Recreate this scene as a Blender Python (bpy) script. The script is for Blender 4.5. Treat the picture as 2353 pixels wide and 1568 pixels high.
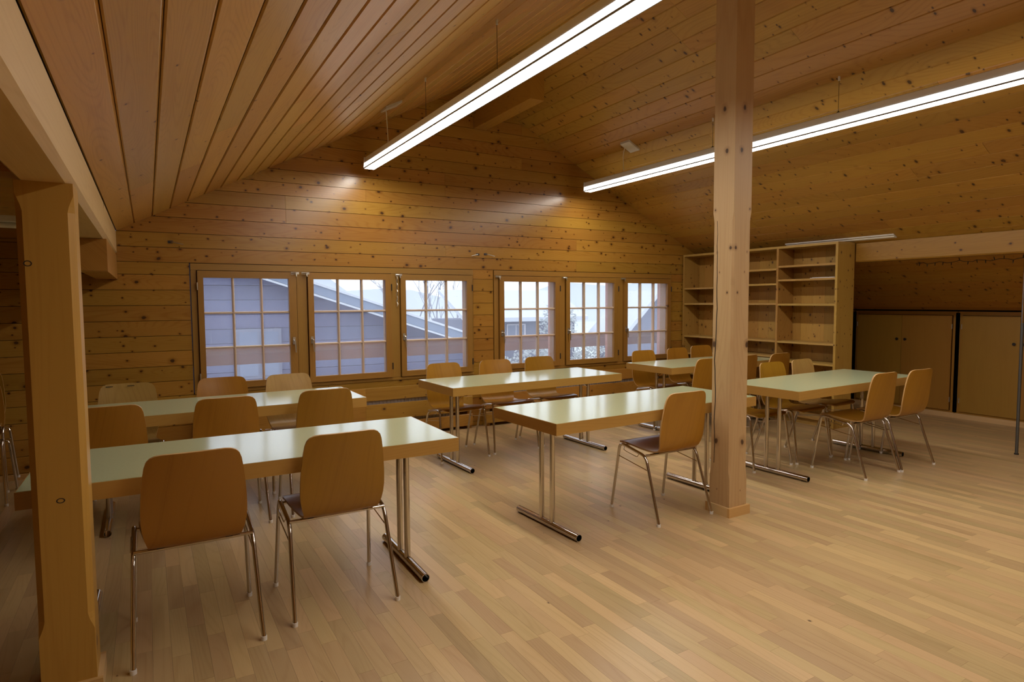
import bpy, math, random
from mathutils import Vector, Matrix
random.seed(7)
PI = math.pi
sc = bpy.context.scene
C = sc.collection
for o in list(bpy.data.objects):
    bpy.data.objects.remove(o)

# ------------------------------------------------------------------ camera
FPX, YAW, PITCH, ROLL, CAMH = 1427.03, math.radians(30.372), math.radians(-3.660), math.radians(-0.335), 1.445
cam = bpy.data.cameras.new('camera')
cam.sensor_fit = 'HORIZONTAL'; cam.sensor_width = 36.0
cam.lens = FPX / 2353.0 * 36.0
cam.clip_start = 0.05; cam.clip_end = 400
camo = bpy.data.objects.new('camera', cam); C.objects.link(camo)
fwd = Vector((math.sin(YAW)*math.cos(PITCH), math.cos(YAW)*math.cos(PITCH), math.sin(PITCH)))
rgt = Vector((math.cos(YAW), -math.sin(YAW), 0)); upv = rgt.cross(fwd)
r2 = math.cos(ROLL)*rgt + math.sin(ROLL)*upv
u2 = -math.sin(ROLL)*rgt + math.cos(ROLL)*upv
M = Matrix((( r2.x, u2.x, -fwd.x), (r2.y, u2.y, -fwd.y), (r2.z, u2.z, -fwd.z))).to_4x4()
M.translation = Vector((0, 0, CAMH))
camo.matrix_world = M
sc.camera = camo

# ------------------------------------------------------------------ world, exposure
LAMP_L = 33.0       # radiance of the lit diffusers
SKY_L = 1.9
w = bpy.data.worlds.new('overcast'); sc.world = w; w.use_nodes = True
bg = w.node_tree.nodes['Background']
bg.inputs[0].default_value = (0.78, 0.86, 1.0, 1); bg.inputs[1].default_value = SKY_L
sc.view_settings.view_transform = 'Standard'
sc.view_settings.look = 'None'
sc.view_settings.exposure = 0.2
sc.view_settings.gamma = 1.0
sc.view_settings.use_curve_mapping = False
sc.cycles.max_bounces = 6; sc.cycles.diffuse_bounces = 3; sc.cycles.glossy_bounces = 2
sc.cycles.use_adaptive_sampling = True; sc.cycles.adaptive_threshold = .10
sc.cycles.caustics_reflective = False; sc.cycles.caustics_refractive = False

# ------------------------------------------------------------------ materials
def newmat(name):
    m = bpy.data.materials.new(name); m.use_nodes = True
    return m, m.node_tree, m.node_tree.nodes['Principled BSDF']
def plain(name, col, rough=.5, metal=0., spec=.5, coat=0.):
    m, t, b = newmat(name)
    b.inputs['Base Color'].default_value = (*col, 1); b.inputs['Roughness'].default_value = rough
    b.inputs['Metallic'].default_value = metal; b.inputs['Specular IOR Level'].default_value = spec
    b.inputs['Coat Weight'].default_value = coat; b.inputs['Coat Roughness'].default_value = .15
    return m
class NT:
    def __init__(s, t): s.t = t
    def n(s, typ, **kw):
        nd = s.t.nodes.new(typ)
        for k, v in kw.items():
            if k[0] == '_': nd.inputs[int(k[1:])].default_value = v
            else: setattr(nd, k, v)
        return nd
    def l(s, a, b): s.t.links.new(a, b)
    def math(s, op, a, b=None, c=None):
        nd = s.t.nodes.new('ShaderNodeMath'); nd.operation = op
        for i, v in enumerate((a, b, c)):
            if v is None: continue
            if isinstance(v, (int, float)): nd.inputs[i].default_value = v
            else: s.l(v, nd.inputs[i])
        return nd.outputs[0]
    def mix(s, fac, a, b, mode='MIX'):
        nd = s.t.nodes.new('ShaderNodeMix'); nd.data_type = 'RGBA'; nd.blend_type = mode
        for i, v in ((0, fac), (6, a), (7, b)):
            if isinstance(v, (int, float)): nd.inputs[i].default_value = v
            elif isinstance(v, tuple): nd.inputs[i].default_value = (*v, 1)
            else: s.l(v, nd.inputs[i])
        return nd.outputs[2]
    def ss(s, x, a, b):       # smoothstep map range -> 0..1
        nd = s.t.nodes.new('ShaderNodeMapRange'); nd.interpolation_type = 'SMOOTHSTEP'
        s.l(x, nd.inputs[0]); nd.inputs[1].default_value = a; nd.inputs[2].default_value = b
        return nd.outputs[0]
def wood(name, axis, base, dark, knots=0.0, knot_r=.011, cell=.16, rough=.36, grain=.5, rings=28., vary=.16, bump=0, spec=.5, coat=0., island=False, streak=60.):
    """wood with the grain along one local axis; knots lie in the (length, width+thickness) plane"""
    m, t, b = newmat(name); N = NT(t)
    tc = N.n('ShaderNodeTexCoord'); sp = N.n('ShaderNodeSeparateXYZ'); N.l(tc.outputs['Object'], sp.inputs[0])
    oi = N.n('ShaderNodeObjectInfo'); rnd = oi.outputs['Random']
    if island:
        g = N.n('ShaderNodeNewGeometry')
        rnd = N.math('FRACT', N.math('ADD', rnd, N.math('MULTIPLY', g.outputs['Random Per Island'], 1.0)))
    o = [sp.outputs[i] for i in range(3)]
    L = o[axis]; a, c = [o[i] for i in range(3) if i != axis]
    L = N.math('ADD', L, N.math('MULTIPLY', rnd, 91.7))
    V = N.math('ADD', N.math('ADD', a, c), N.math('MULTIPLY', rnd, 37.3))
    def vec(sx, sy):
        cb = N.n('ShaderNodeCombineXYZ'); N.l(N.math('MULTIPLY', L, sx), cb.inputs[0]); N.l(N.math('MULTIPLY', V, sy), cb.inputs[1]); return cb.outputs[0]
    def noise(v, scale=1., detail=3., dist=0.):
        nd = N.n('ShaderNodeTexNoise', noise_dimensions='2D'); N.l(v, nd.inputs['Vector'])
        nd.inputs['Scale'].default_value = scale; nd.inputs['Detail'].default_value = detail; nd.inputs['Distortion'].default_value = dist
        return nd.outputs[0]
    fine = noise(vec(2.2, streak*2.5), 1., 2.)
    broad = noise(vec(.7, 9.), 1., 1.)
    fld = noise(vec(.55, 5.), 1., .5, .3)
    ring = N.math('ADD', N.math('MULTIPLY', N.math('SINE', N.math('MULTIPLY', fld, rings*6.28)), .5), .5)
    ring = N.math('POWER', ring, 3.0)
    f = N.math('ADD', N.math('MULTIPLY', N.math('SUBTRACT', fine, .5), .9), N.math('MULTIPLY', N.math('SUBTRACT', broad, .5), 1.1))
    f = N.math('ADD', f, N.math('MULTIPLY', ring, .38))
    f = N.math('MULTIPLY', f, grain)
    f.node.use_clamp = True
    col = N.mix(f, base, dark)
    # piece to piece tint
    vr = N.math('ADD', N.math('MULTIPLY', N.math('FRACT', N.math('MULTIPLY', rnd, 7.13)), vary*2), 1.0-vary)
    hs = N.n('ShaderNodeHueSaturation'); N.l(col, hs.inputs['Color']); N.l(vr, hs.inputs['Value'])
    N.l(N.math('ADD', N.math('MULTIPLY', N.math('FRACT', N.math('MULTIPLY', rnd, 13.7)), .016), .492), hs.inputs['Hue'])
    col = hs.outputs[0]
    if knots > 0:
        wv = N.n('ShaderNodeTexNoise', noise_dimensions='2D'); N.l(vec(30, 30), wv.inputs['Vector']); wv.inputs['Scale'].default_value = 1.; wv.inputs['Detail'].default_value = 0.
        for k, (cs, kr, dens) in enumerate(((cell, knot_r, knots), (cell*.62, knot_r*.5, knots*.8))[:2 if knots > .25 else 1]):
            vo = N.n('ShaderNodeTexVoronoi', voronoi_dimensions='2D', feature='F1')
            cb = N.n('ShaderNodeCombineXYZ'); N.l(N.math('MULTIPLY', L, .78), cb.inputs[0]); N.l(N.math('ADD', V, k*5.3), cb.inputs[1])
            N.l(cb.outputs[0], vo.inputs['Vector']); vo.inputs['Scale'].default_value = 1./cs
            sc2 = N.n('ShaderNodeSeparateColor'); N.l(vo.outputs['Color'], sc2.inputs[0])
            d = N.math('MULTIPLY', vo.outputs['Distance'], cs)
            d = N.math('ADD', d, N.math('MULTIPLY', N.math('SUBTRACT', wv.outputs[0], .5), .009))
            rr = N.math('MULTIPLY', N.math('ADD', N.math('MULTIPLY', sc2.outputs[1], .9), .45), kr)
            q = N.math('DIVIDE', d, rr)
            on = N.math('GREATER_THAN', sc2.outputs[0], 1.-dens)
            halo = N.math('MULTIPLY', N.math('MULTIPLY', N.math('SUBTRACT', 1., N.ss(q, .9, 2.6)), on), .38)
            core = N.math('MULTIPLY', N.math('MULTIPLY', N.math('SUBTRACT', 1., N.ss(q, .55, 1.1)), on), .93)
            col = N.mix(halo, col, (dark[0]*.62, dark[1]*.5, dark[2]*.4))
            col = N.mix(core, col, (.055, .022, .008))
    N.l(col, b.inputs['Base Color'])
    b.inputs['Roughness'].default_value = rough; b.inputs['Specular IOR Level'].default_value = spec
    b.inputs['Coat Weight'].default_value = coat; b.inputs['Coat Roughness'].default_value = .2
    if bump:
        bp = N.n('ShaderNodeBump'); bp.inputs['Strength'].default_value = bump; bp.inputs['Distance'].default_value = .004
        N.l(N.math('ADD', fine, N.math('MULTIPLY', broad, 1.5)), bp.inputs['Height']); N.l(bp.outputs[0], b.inputs['Normal'])
    return m
PINE_B, PINE_D = (.39, .192, .030), (.25, .096, .011)
CEIL_B, CEIL_D = (.45, .236, .044), (.31, .128, .018)
MAT = {}
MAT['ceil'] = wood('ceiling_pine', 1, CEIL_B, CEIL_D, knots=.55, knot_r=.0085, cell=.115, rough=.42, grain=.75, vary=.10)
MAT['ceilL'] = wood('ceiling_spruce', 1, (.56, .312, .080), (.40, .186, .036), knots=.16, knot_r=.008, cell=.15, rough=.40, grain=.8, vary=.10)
MAT['wall'] = wood('wall_pine', 0, PINE_B, PINE_D, knots=.42, knot_r=.0125, cell=.15, rough=.25, grain=.7, vary=.10)
MAT['pinex'] = wood('pine_along_x', 0, PINE_B, PINE_D, knots=.3, knot_r=.010, cell=.16, rough=.36, grain=.7, vary=.08)
MAT['piney'] = wood('pine_along_y', 1, PINE_B, PINE_D, knots=.3, knot_r=.010, cell=.16, rough=.36, grain=.7, vary=.08)
MAT['beam'] = wood('beam_timber', 1, (.62, .42, .18), (.47, .27, .085), knots=.14, knot_r=.014, cell=.2, rough=.5, grain=.55, vary=.05, rings=12)
MAT['postz'] = wood('post_timber', 2, (.48, .248, .046), (.37, .168, .026), knots=.10, knot_r=.016, cell=.26, rough=.42, grain=.6, vary=.04, rings=10)
MAT['colz'] = wood('column_timber', 2, (.52, .355, .165), (.38, .225, .082), knots=.30, knot_r=.015, cell=.17, rough=.55, grain=.6, vary=.04, rings=12)
MAT['shelfz'] = wood('shelf_pine_upright', 2, (.45, .255, .058), (.31, .14, .022), knots=.45, knot_r=.010, cell=.13, rough=.4, grain=.7, vary=.10)
MAT['shelfy'] = wood('shelf_pine_board', 1, (.47, .285, .078), (.35, .18, .036), knots=.18, knot_r=.008, cell=.14, rough=.4, grain=.6, vary=.06)
MAT['winx'] = wood('window_timber_x', 0, (.33, .165, .030), (.24, .103, .016), knots=.05, rough=.33, grain=.6, vary=.05)
MAT['winz'] = wood('window_timber_z', 2, (.33, .165, .030), (.24, .103, .016), knots=.04, rough=.33, grain=.6, vary=.05)
MAT['bar'] = wood('glazing_bar_timber', 2, (.62, .46, .32), (.52, .36, .23), knots=0, rough=.35, grain=.3, vary=.03)
MAT['jamb'] = wood('outer_jamb_timber', 2, (.52, .27, .18), (.40, .18, .11), knots=0, rough=.6, grain=.5, vary=.05)
MAT['oak'] = wood('oak_parquet', 1, (.52, .356, .170), (.38, .235, .095), knots=.05, knot_r=.004, cell=.2, rough=.33, grain=.7, vary=.16, rings=16, island=True, spec=.5, streak=90)
MAT['ply'] = wood('beech_plywood', 2, (.37, .172, .016), (.25, .100, .007), knots=0, rough=.28, grain=.55, vary=.10, rings=8)
MAT['ply2'] = wood('pale_plywood', 2, (.47, .285, .085), (.34, .185, .045), knots=0, rough=.32, grain=.8, vary=.05, rings=14)
MAT['plyedge'] = plain('plywood_edge', (.55, .33, .13), .4)
MAT['edge'] = wood('beech_edge_x', 0, (.48, .270, .062), (.37, .185, .034), knots=0, rough=.33, grain=.5, vary=.04)
MAT['edgey'] = wood('beech_edge_y', 1, (.48, .270, .062), (.37, .185, .034), knots=0, rough=.33, grain=.5, vary=.04)
MAT['skirt'] = wood('skirting_timber', 0, (.60, .36, .13), (.45, .22, .06), knots=.05, rough=.35, grain=.5, vary=.05)
MAT['skirty'] = wood('skirting_timber_y', 1, (.66, .45, .22), (.52, .30, .12), knots=.08, rough=.4, grain=.5, vary=.05)
MAT['cup'] = wood('cupboard_panel', 2, (.38, .19, .030), (.30, .135, .018), knots=0, rough=.42, grain=.35, vary=.05, rings=6)
MAT['rail'] = wood('outdoor_timber', 0, (.40, .22, .15), (.26, .12, .07), knots=0, rough=.7, grain=.6, vary=.08)
MAT['chalet'] = wood('hazy_planks', 0, (.11, .115, .20), (.08, .085, .155), knots=0, rough=.8, grain=.6, vary=.12, island=True)  # dark timber with the bluish haze of the view put into its colour
MAT['chrome'] = plain('chrome', (.62, .58, .53), .16, 1.)
MAT['steel'] = plain('grey_steel', (.16, .17, .18), .38, .85)
MAT['fit'] = plain('window_fitting_metal', (.62, .58, .50), .28, .9)
MAT['darkmetal'] = plain('dark_metal', (.06, .05, .045), .45, .7)
MAT['white'] = plain('white_enamel', (.72, .70, .68), .35)
MAT['housing'] = plain('lamp_housing', (.84, .87, .95), .4)
MAT['strip'] = plain('grey_trim', (.25, .25, .27), .5)
MAT['paper'] = plain('white_paper', (.8, .8, .84), .6)
MAT['cap'] = plain('white_plastic', (.78, .74, .68), .4)
MAT['black'] = plain('black_rubber', (.02, .02, .02), .5)
MAT['dark'] = plain('dark_gap', (.035, .02, .01), .8)
MAT['rad'] = plain('radiator_enamel', (.46, .40, .38), .4)
MAT['snow'] = plain('snowy_ground', (.55, .60, .58), .9)
MAT['tile'] = plain('pale_roof', (.60, .63, .68), .8)
MAT['slate'] = plain('grey_slate', (.20, .25, .34), .7)
MAT['plaster'] = plain('pale_plaster', (.62, .58, .62), .8)
MAT['greywood'] = plain('grey_barn_wood', (.17, .18, .24), .8)
MAT['bark'] = plain('grey_bark', (.36, .36, .40), .9)
MAT['leaf'] = plain('frosted_leaf', (.40, .43, .42), .9)
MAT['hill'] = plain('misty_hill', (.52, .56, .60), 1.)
MAT['hull'] = plain('outer_boarding', (.30, .17, .07), .8)
MAT['pane2'] = plain('far_window', (.16, .19, .27), .2)
def m_top():
    m, t, b = newmat('mint_laminate'); N = NT(t)
    tc = N.n('ShaderNodeTexCoord'); no = N.n('ShaderNodeTexNoise'); N.l(tc.outputs['Object'], no.inputs['Vector']); no.inputs['Scale'].default_value = 260.
    N.l(N.mix(no.outputs[0], (.45, .50, .30), (.54, .59, .37)), b.inputs['Base Color'])
    b.inputs['Roughness'].default_value = .16; b.inputs['Specular IOR Level'].default_value = .9
    return m
MAT['top'] = m_top()
def m_emit(nm, k):
    m = bpy.data.materials.new(nm); m.use_nodes = True; t = m.node_tree; t.nodes.clear(); N = NT(t)
    e = N.n('ShaderNodeEmission'); e.inputs[0].default_value = (1., .95, .87, 1); e.inputs[1].default_value = LAMP_L*k
    o = N.n('ShaderNodeOutputMaterial'); N.l(e.outputs[0], o.inputs[0]); return m
MAT['emit'] = m_emit('lit_diffuser', 1.); MAT['emits'] = m_emit('lit_diffuser_side', .10)
def m_glass():
    m = bpy.data.materials.new('dusty_window_glass'); m.use_nodes = True; t = m.node_tree; t.nodes.clear(); N = NT(t)
    tr = N.n('ShaderNodeBsdfTransparent'); gl = N.n('ShaderNodeBsdfGlossy'); gl.inputs['Roughness'].default_value = .02
    lw = N.n('ShaderNodeLayerWeight'); lw.inputs[0].default_value = .5
    frf = N.math('ADD', N.math('MULTIPLY', N.math('POWER', lw.outputs['Facing'], 4.), .35), .02)
    mx = N.n('ShaderNodeMixShader'); N.l(frf, mx.inputs[0]); N.l(tr.outputs[0], mx.inputs[1]); N.l(gl.outputs[0], mx.inputs[2])
    tc = N.n('ShaderNodeTexCoord'); oi = N.n('ShaderNodeObjectInfo')
    ad = N.n('ShaderNodeVectorMath'); ad.operation = 'ADD'; N.l(tc.outputs['Object'], ad.inputs[0])
    cb = N.n('ShaderNodeCombineXYZ'); N.l(N.math('MULTIPLY', oi.outputs['Random'], 31.), cb.inputs[0]); N.l(cb.outputs[0], ad.inputs[1])
    vo = N.n('ShaderNodeTexVoronoi'); N.l(ad.outputs[0], vo.inputs['Vector']); vo.inputs['Scale'].default_value = 26.
    s2 = N.n('ShaderNodeSeparateColor'); N.l(vo.outputs['Color'], s2.inputs[0])
    spot = N.math('MULTIPLY', N.math('SUBTRACT', 1., N.ss(vo.outputs['Distance'], .05, .14)), N.math('GREATER_THAN', s2.outputs[0], .72))
    mp = N.n('ShaderNodeMapping'); N.l(ad.outputs[0], mp.inputs[0]); mp.inputs['Scale'].default_value = (55., 1., 1.6)
    ns = N.n('ShaderNodeTexNoise'); N.l(mp.outputs[0], ns.inputs['Vector']); ns.inputs['Scale'].default_value = 1.
    stk = N.math('MULTIPLY', N.ss(ns.outputs[0], .62, .78), .16)
    f = N.math('ADD', N.math('ADD', N.math('MULTIPLY', spot, .35), stk), .11); f.node.use_clamp = True
    tl = N.n('ShaderNodeBsdfTranslucent'); tl.inputs[0].default_value = (.9, .9, .95, 1)
    m2 = N.n('ShaderNodeMixShader'); N.l(f, m2.inputs[0]); N.l(mx.outputs[0], m2.inputs[1]); N.l(tl.outputs[0], m2.inputs[2])
    o = N.n('ShaderNodeOutputMaterial'); N.l(m2.outputs[0], o.inputs[0]); return m
MAT['glass'] = m_glass()

# ------------------------------------------------------------------ mesh helpers
class MB:
    def __init__(s): s.v = []; s.f = []; s.mi = []; s.cur = 0
    def add(s, vs, fs):
        n = len(s.v); s.v += [tuple(p) for p in vs]; s.f += [tuple(i+n for i in f) for f in fs]; s.mi += [s.cur]*len(fs); return s
    def box(s, x0, x1, y0, y1, z0, z1):
        return s.add([(x0,y0,z0),(x1,y0,z0),(x1,y1,z0),(x0,y1,z0),(x0,y0,z1),(x1,y0,z1),(x1,y1,z1),(x0,y1,z1)],
                     [(0,3,2,1),(4,5,6,7),(0,1,5,4),(1,2,6,5),(2,3,7,6),(3,0,4,7)])
    def loft(s, rings, cap=True):
        n = len(rings[0]); vs = [p for r in rings for p in r]; fs = []
        for k in range(len(rings)-1):
            for i in range(n):
                j = (i+1) % n; fs.append((k*n+i, k*n+j, (k+1)*n+j, (k+1)*n+i))
        if cap: fs += [tuple(range(n-1, -1, -1)), tuple(range((len(rings)-1)*n, len(rings)*n))]
        return s.add(vs, fs)
    def prism(s, poly, axis, a, b):
        """poly: 2D points in the two other axes (in order), swept along axis from a to b"""
        def P(p, t):
            q = list(p); q.insert(axis, t); return tuple(q)
        return s.loft([[P(p, a) for p in poly], [P(p, b) for p in poly]])
    def tube(s, pts, r, n=10, cap=True):
        pts = [Vector(p) for p in pts]; rings = []
        t0 = (pts[1]-pts[0]).normalized()
        ref = Vector((0,0,1)) if abs(t0.z) < .9 else Vector((1,0,0))
        nrm = t0.cross(ref).normalized()
        for i, p in enumerate(pts):
            if i == 0: t = t0
            elif i == len(pts)-1: t = (pts[i]-pts[i-1]).normalized()
            else: t = ((pts[i]-pts[i-1]).normalized() + (pts[i+1]-pts[i]).normalized()).normalized()
            nrm = (nrm - t*nrm.dot(t)).normalized(); bn = t.cross(nrm)
            rr = r[i] if isinstance(r, (list, tuple)) else r
            rings.append([p + (nrm*math.cos(2*PI*k/n) + bn*math.sin(2*PI*k/n))*rr for k in range(n)])
        return s.loft(rings, cap)
    def pipe(s, a, b, ro, ri, n=16):      # open pipe with visible bore
        a, b = Vector(a), Vector(b); t = (b-a).normalized(); ref = Vector((0,0,1)) if abs(t.z) < .9 else Vector((1,0,0))
        u = t.cross(ref).normalized(); v = t.cross(u)
        R = lambda c, r: [c + (u*math.cos(2*PI*k/n) + v*math.sin(2*PI*k/n))*r for k in range(n)]
        i1, i2 = a + t*.06, b - t*.06
        return s.loft([R(i1, ri), R(a, ri), R(a, ro), R(b, ro), R(b, ri), R(i2, ri)])
ORG = {}
def link(o, parent=None):
    C.objects.link(o)
    if parent is not None: o.parent = parent
    return o
def obj(name, mb, mat, parent=None, smooth=False, slots=None):
    """link the collected shapes as ONE mesh object; coordinates are in the frame of the top-level thing"""
    xs = [p[0] for p in mb.v]; ys = [p[1] for p in mb.v]; zs = [p[2] for p in mb.v]
    c = Vector(((min(xs)+max(xs))/2, (min(ys)+max(ys))/2, (min(zs)+max(zs))/2))
    me = bpy.data.meshes.new(name)
    me.from_pydata([(p[0]-c.x, p[1]-c.y, p[2]-c.z) for p in mb.v], [], mb.f); me.update()
    for s_ in (slots or [mat]): me.materials.append(MAT[s_])
    if slots: me.polygons.foreach_set('material_index', mb.mi)
    if smooth:
        me.polygons.foreach_set('use_smooth', [True]*len(me.polygons))
        if hasattr(me, 'set_sharp_from_angle'): me.set_sharp_from_angle(angle=math.radians(38))
    o = bpy.data.objects.new(name, me)
    off = ORG.get(parent.name, Vector((0,0,0))) if parent is not None else Vector((0,0,0))
    o.location = c - off
    link(o, parent); ORG[o.name] = c
    return o
def thing(name, label, cat, loc=(0,0,0), rz=0, group=None, kind=None):
    o = bpy.data.objects.new(name, None); o.empty_display_size = .1; link(o); o.location = loc; o.rotation_euler = (0,0,rz)
    ORG[o.name] = Vector((0,0,0))
    tag(o, label, cat, group, kind); return o
def tag(o, label=None, cat=None, group=None, kind=None):
    if label: o['label'] = label
    if cat: o['category'] = cat
    if group: o['group'] = group
    if kind: o['kind'] = kind
    return o
def copy_tree(o, parent=None):
    c = o.copy(); link(c, parent)
    for ch in list(o.children): copy_tree(ch, c)
    return c
def box(name, mat, parent, *b, **k): return obj(name, MB().box(*b), mat, parent, **k)

# ------------------------------------------------------------------ room constants
YW = 6.40                     # inner face of the gable wall
XL, XR, YB = -2.5, 8.40, -2.8 # left wall, cupboard fronts, wall behind the camera
RX, RZ = 3.226, 3.871         # ridge
SL, SR = .523, .4956
def roof(x): return RZ - SL*(RX-x) if x < RX else RZ - SR*(x-RX)
XP = -.21                     # room side of the left purlin
ZS = 1.975                    # flat side ceiling left of the purlin

# ------------------------------------------------------------------ floor
fl = box('floor', 'dark', None, XL-.1, XR+.5, YB-.1, YW+.12, -.14, -.014); tag(fl, kind='structure')
fl['label'] = 'oak parquet floor of narrow strips'
strips = []
sw = .0685; x = XL; k = 0
LENS = (.38, .46, .55, .64, .72)
while x < XR:
    y = YB - random.random()*.6
    while y < YW:
        L = random.choice(LENS); strips.append((x+sw/2, y, L)); y += L
    x += sw
def seen(s):
    v = Vector((s[0], s[1]+s[2]/2, 0)) - Vector((0,0,CAMH)); d = v.dot(fwd)
    if d < .3: return 1e9
    px = 1176+FPX*v.dot(r2)/d; py = 784-FPX*v.dot(u2)/d
    if px < -40 or px > 2400 or py > 1640: return 1e9
    return v.length
strips.sort(key=seen)
MESH = {}
for i, L in enumerate(LENS):
    m_ = bpy.data.meshes.new('parquet_strip'); h = sw/2-.0003; l = L/2-.0003
    b_ = MB().box(-h, h, -l, l, -.014, 0); m_.from_pydata(b_.v, [], b_.f); m_.materials.append(MAT['oak']); MESH[L] = m_
for (cx, y, L) in strips[:300]:
    o = bpy.data.objects.new('parquet_strip', MESH[L]); link(o, fl); o.location = Vector((cx, y+L/2, 0)) - ORG[fl.name]
far = MB()
for (cx, y, L) in strips[300:]:
    far.box(cx-sw/2+.0003, cx+sw/2-.0003, max(y, YB), min(y+L-.0003, YW), -.014, 0)
tag(obj('parquet_strips', far, 'oak', fl), kind='stuff')

# ------------------------------------------------------------------ ceiling
ce = MB()
T = .03
def slab(mb, x0, x1, y0, y1, up0, up1):
    mb.prism([(x0, roof(x0)+up0), (x1, roof(x1)+up0), (x1, roof(x1)+up1), (x0, roof(x0)+up1)], 1, y0, y1)
# prism over y: poly is (x,z)
slab(ce, XP-.17, RX, YB-.1, YW+.14, T, T+.12); slab(ce, RX, XR+.45, YB-.1, YW+.14, T, T+.12)
ce.box(XL-.1, XP-.1, YB-.1, YW+.14, ZS+.02, ZS+.10)
cl = obj('ceiling', ce, 'dark'); tag(cl, kind='structure'); cl['label'] = 'pitched ceiling of varnished pine boards'
def ceil_board(x0, x1, y0, y1, mat, g):
    # section across the slope with chamfered lower edges
    c = g; t = T
    poly = [(x0+.0012, roof(x0)+t), (x0+.0012, roof(x0)+c+.002), (x0+.0012+c, roof(x0+c)), (x1-.0012-c, roof(x1-c)), (x1-.0012, roof(x1)+c+.002), (x1-.0012, roof(x1)+t)]
    return obj('ceiling_board', MB().prism(poly, 1, y0+.0008, y1-.0008), mat, cl)
def run(x0, x1, mat, g):
    cuts = [YB]; y = YB + random.choice((1.2, 2.6, 3.4, 4.2))
    while y < YW - .8: cuts.append(y); y += random.choice((3.2, 4.0, 4.6, 5.2))
    cuts.append(YW)
    for a, b in zip(cuts, cuts[1:]): ceil_board(x0, x1, a, b, mat, g)
x = -.212
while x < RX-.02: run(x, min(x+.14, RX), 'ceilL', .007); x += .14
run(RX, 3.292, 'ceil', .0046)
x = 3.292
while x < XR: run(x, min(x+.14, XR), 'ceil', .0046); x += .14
y = YB
while y < YW:        # flat side ceiling, boards across
    obj('ceiling_board', MB().box(XL, XP-.02, y+.0015, min(y+.165, YW)-.0015, ZS, ZS+.02), 'pinex', cl); y += .165

# ------------------------------------------------------------------ gable wall with two window openings
WINS = ((.345, 3.235, .600, 1.812), (3.500, 6.335, .600, 1.812))
SPLITX = [XL, WINS[0][0], WINS[0][1], WINS[1][0], WINS[1][1], XR+.05]
wb = MB()
def gable_poly(x0, x1, z0):
    xs = [x0] + [v for v in (XP, RX) if x0 < v < x1] + [x1]
    top = []
    for v in xs:
        if v <= XP and v < x1 - 1e-6 and v < XP: top.append((v, ZS+.05))
        elif v == XP: top += [(v, ZS+.05), (v, roof(v)+.06)]
        else: top.append((v, roof(v)+.06))
    return [(x0, z0), (x1, z0)] + top[::-1]
wb.prism(gable_poly(XL-.1, 6.335, 1.812), 1, YW+.022, YW+.15)
wb.prism(gable_poly(6.335, XR+.4, .600), 1, YW+.022, YW+.15)
wb.box(XL-.1, XR+.4, YW+.022, YW+.15, -.1, .600)
for a, b in ((XL-.1, .345), (3.235, 3.500)): wb.box(a, b, YW+.022, YW+.15, .600, 1.812)
wall = obj('wall_back', wb, 'dark'); tag(wall, kind='structure'); wall['label'] = 'gable wall of horizontal pine boards'
courses = [0., .052] + [1.702-.1375*k for k in range(11, -1, -1)] + [1.812, 1.945, 2.076, 2.217, 2.355, 2.486, 2.61, 2.734, 2.87, 3.00, 3.14, 3.27, 3.40, 3.53, 3.66, 3.79, 3.92]
def limit(x): return ZS-.002 if x < XP-.03 else roof(x)+.025
def wall_piece(x0, x1, z0, z1):
    # clip the course by the roof lines
    def inv(z): return (RX - (RZ+.025-z)/SL, RX + (RZ+.025-z)/SR)
    if z0 >= RZ+.02: return
    a0, b0 = inv(z0); a1, b1 = inv(min(z1, RZ+.024))
    if z1 <= ZS: a0 = a1 = -99.
    if x0 < XP and z1 > ZS:
        if z0 < ZS-.02: obj('wall_board', MB().box(x0, XP-.02, YW, YW+.022, z0, ZS-.002), 'wall', wall)
        x0 = XP-.02
    if x1 <= x0: return
    p = [(max(x0, a0), z0), (min(x1, b0), z0), (min(x1, b1), min(z1, RZ+.024)), (max(x0, a1), min(z1, RZ+.024))]
    if p[1][0]-p[0][0] < .03: return
    if p[3][0] > p[2][0]: p[3] = p[2]; p = p[:3]
    if x1 < b1 - 1e-6 or True:
        # a corner of the roof line may fall inside the piece
        q = []
        if max(x0, a0) != max(x0, a1) and x0 > a0 and x0 < a1: q = [(x0, limit(x0))]
        r_ = []
        if x1 < b0 and x1 > b1: r_ = [(x1, limit(x1))]
        p = p[:2] + r_ + p[2:] + q
    obj('wall_board', MB().prism(p, 1, YW, YW+.022), 'wall', wall)
for z0, z1 in zip(courses, courses[1:]):
    z0 += .002; z1 -= .002
    if z1 > .602 and z0 < 1.811: segs = [(XL, .343), (3.237, 3.498), (6.337, XR)]
    else: segs = [(XL, XR)]
    out = []
    for a, b in segs:
        if b-a > 5:
            c1 = random.choice((1.2, 2.0, 2.9, 3.9, 4.7)); out += [(a, c1-.0006), (c1+.0006, b)]
        else: out.append((a, b))
    for a, b in out: wall_piece(a, b, z0, z1)

# other walls (around the camera)
wl = box('wall_left', 'dark', None, XL-.12, XL-.02, YB-.1, YW+.1, -.1, ZS+.1); tag(wl, kind='structure'); wl['label'] = 'side wall of horizontal boards under the low ceiling'
z = 0.
while z < ZS: box('wall_board', 'piney', wl, XL-.02, XL, YB, YW, z+.0014, min(z+.1375, ZS)-.0014); z += .1375
wr = box('wall_right', 'dark', None, XR+.42, XR+.5, YB-.1, YW+.1, -.1, 1.5); tag(wr, kind='structure'); wr['label'] = 'knee wall behind the low cupboards'
wf = MB(); wf.prism(gable_poly(XL-.1, XR+.4, -.1), 1, YB-.12, YB-.02)
wfo = obj('wall_front', wf, 'pinex'); tag(wfo, kind='structure'); wfo['label'] = 'opposite gable wall behind the viewer'

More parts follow.
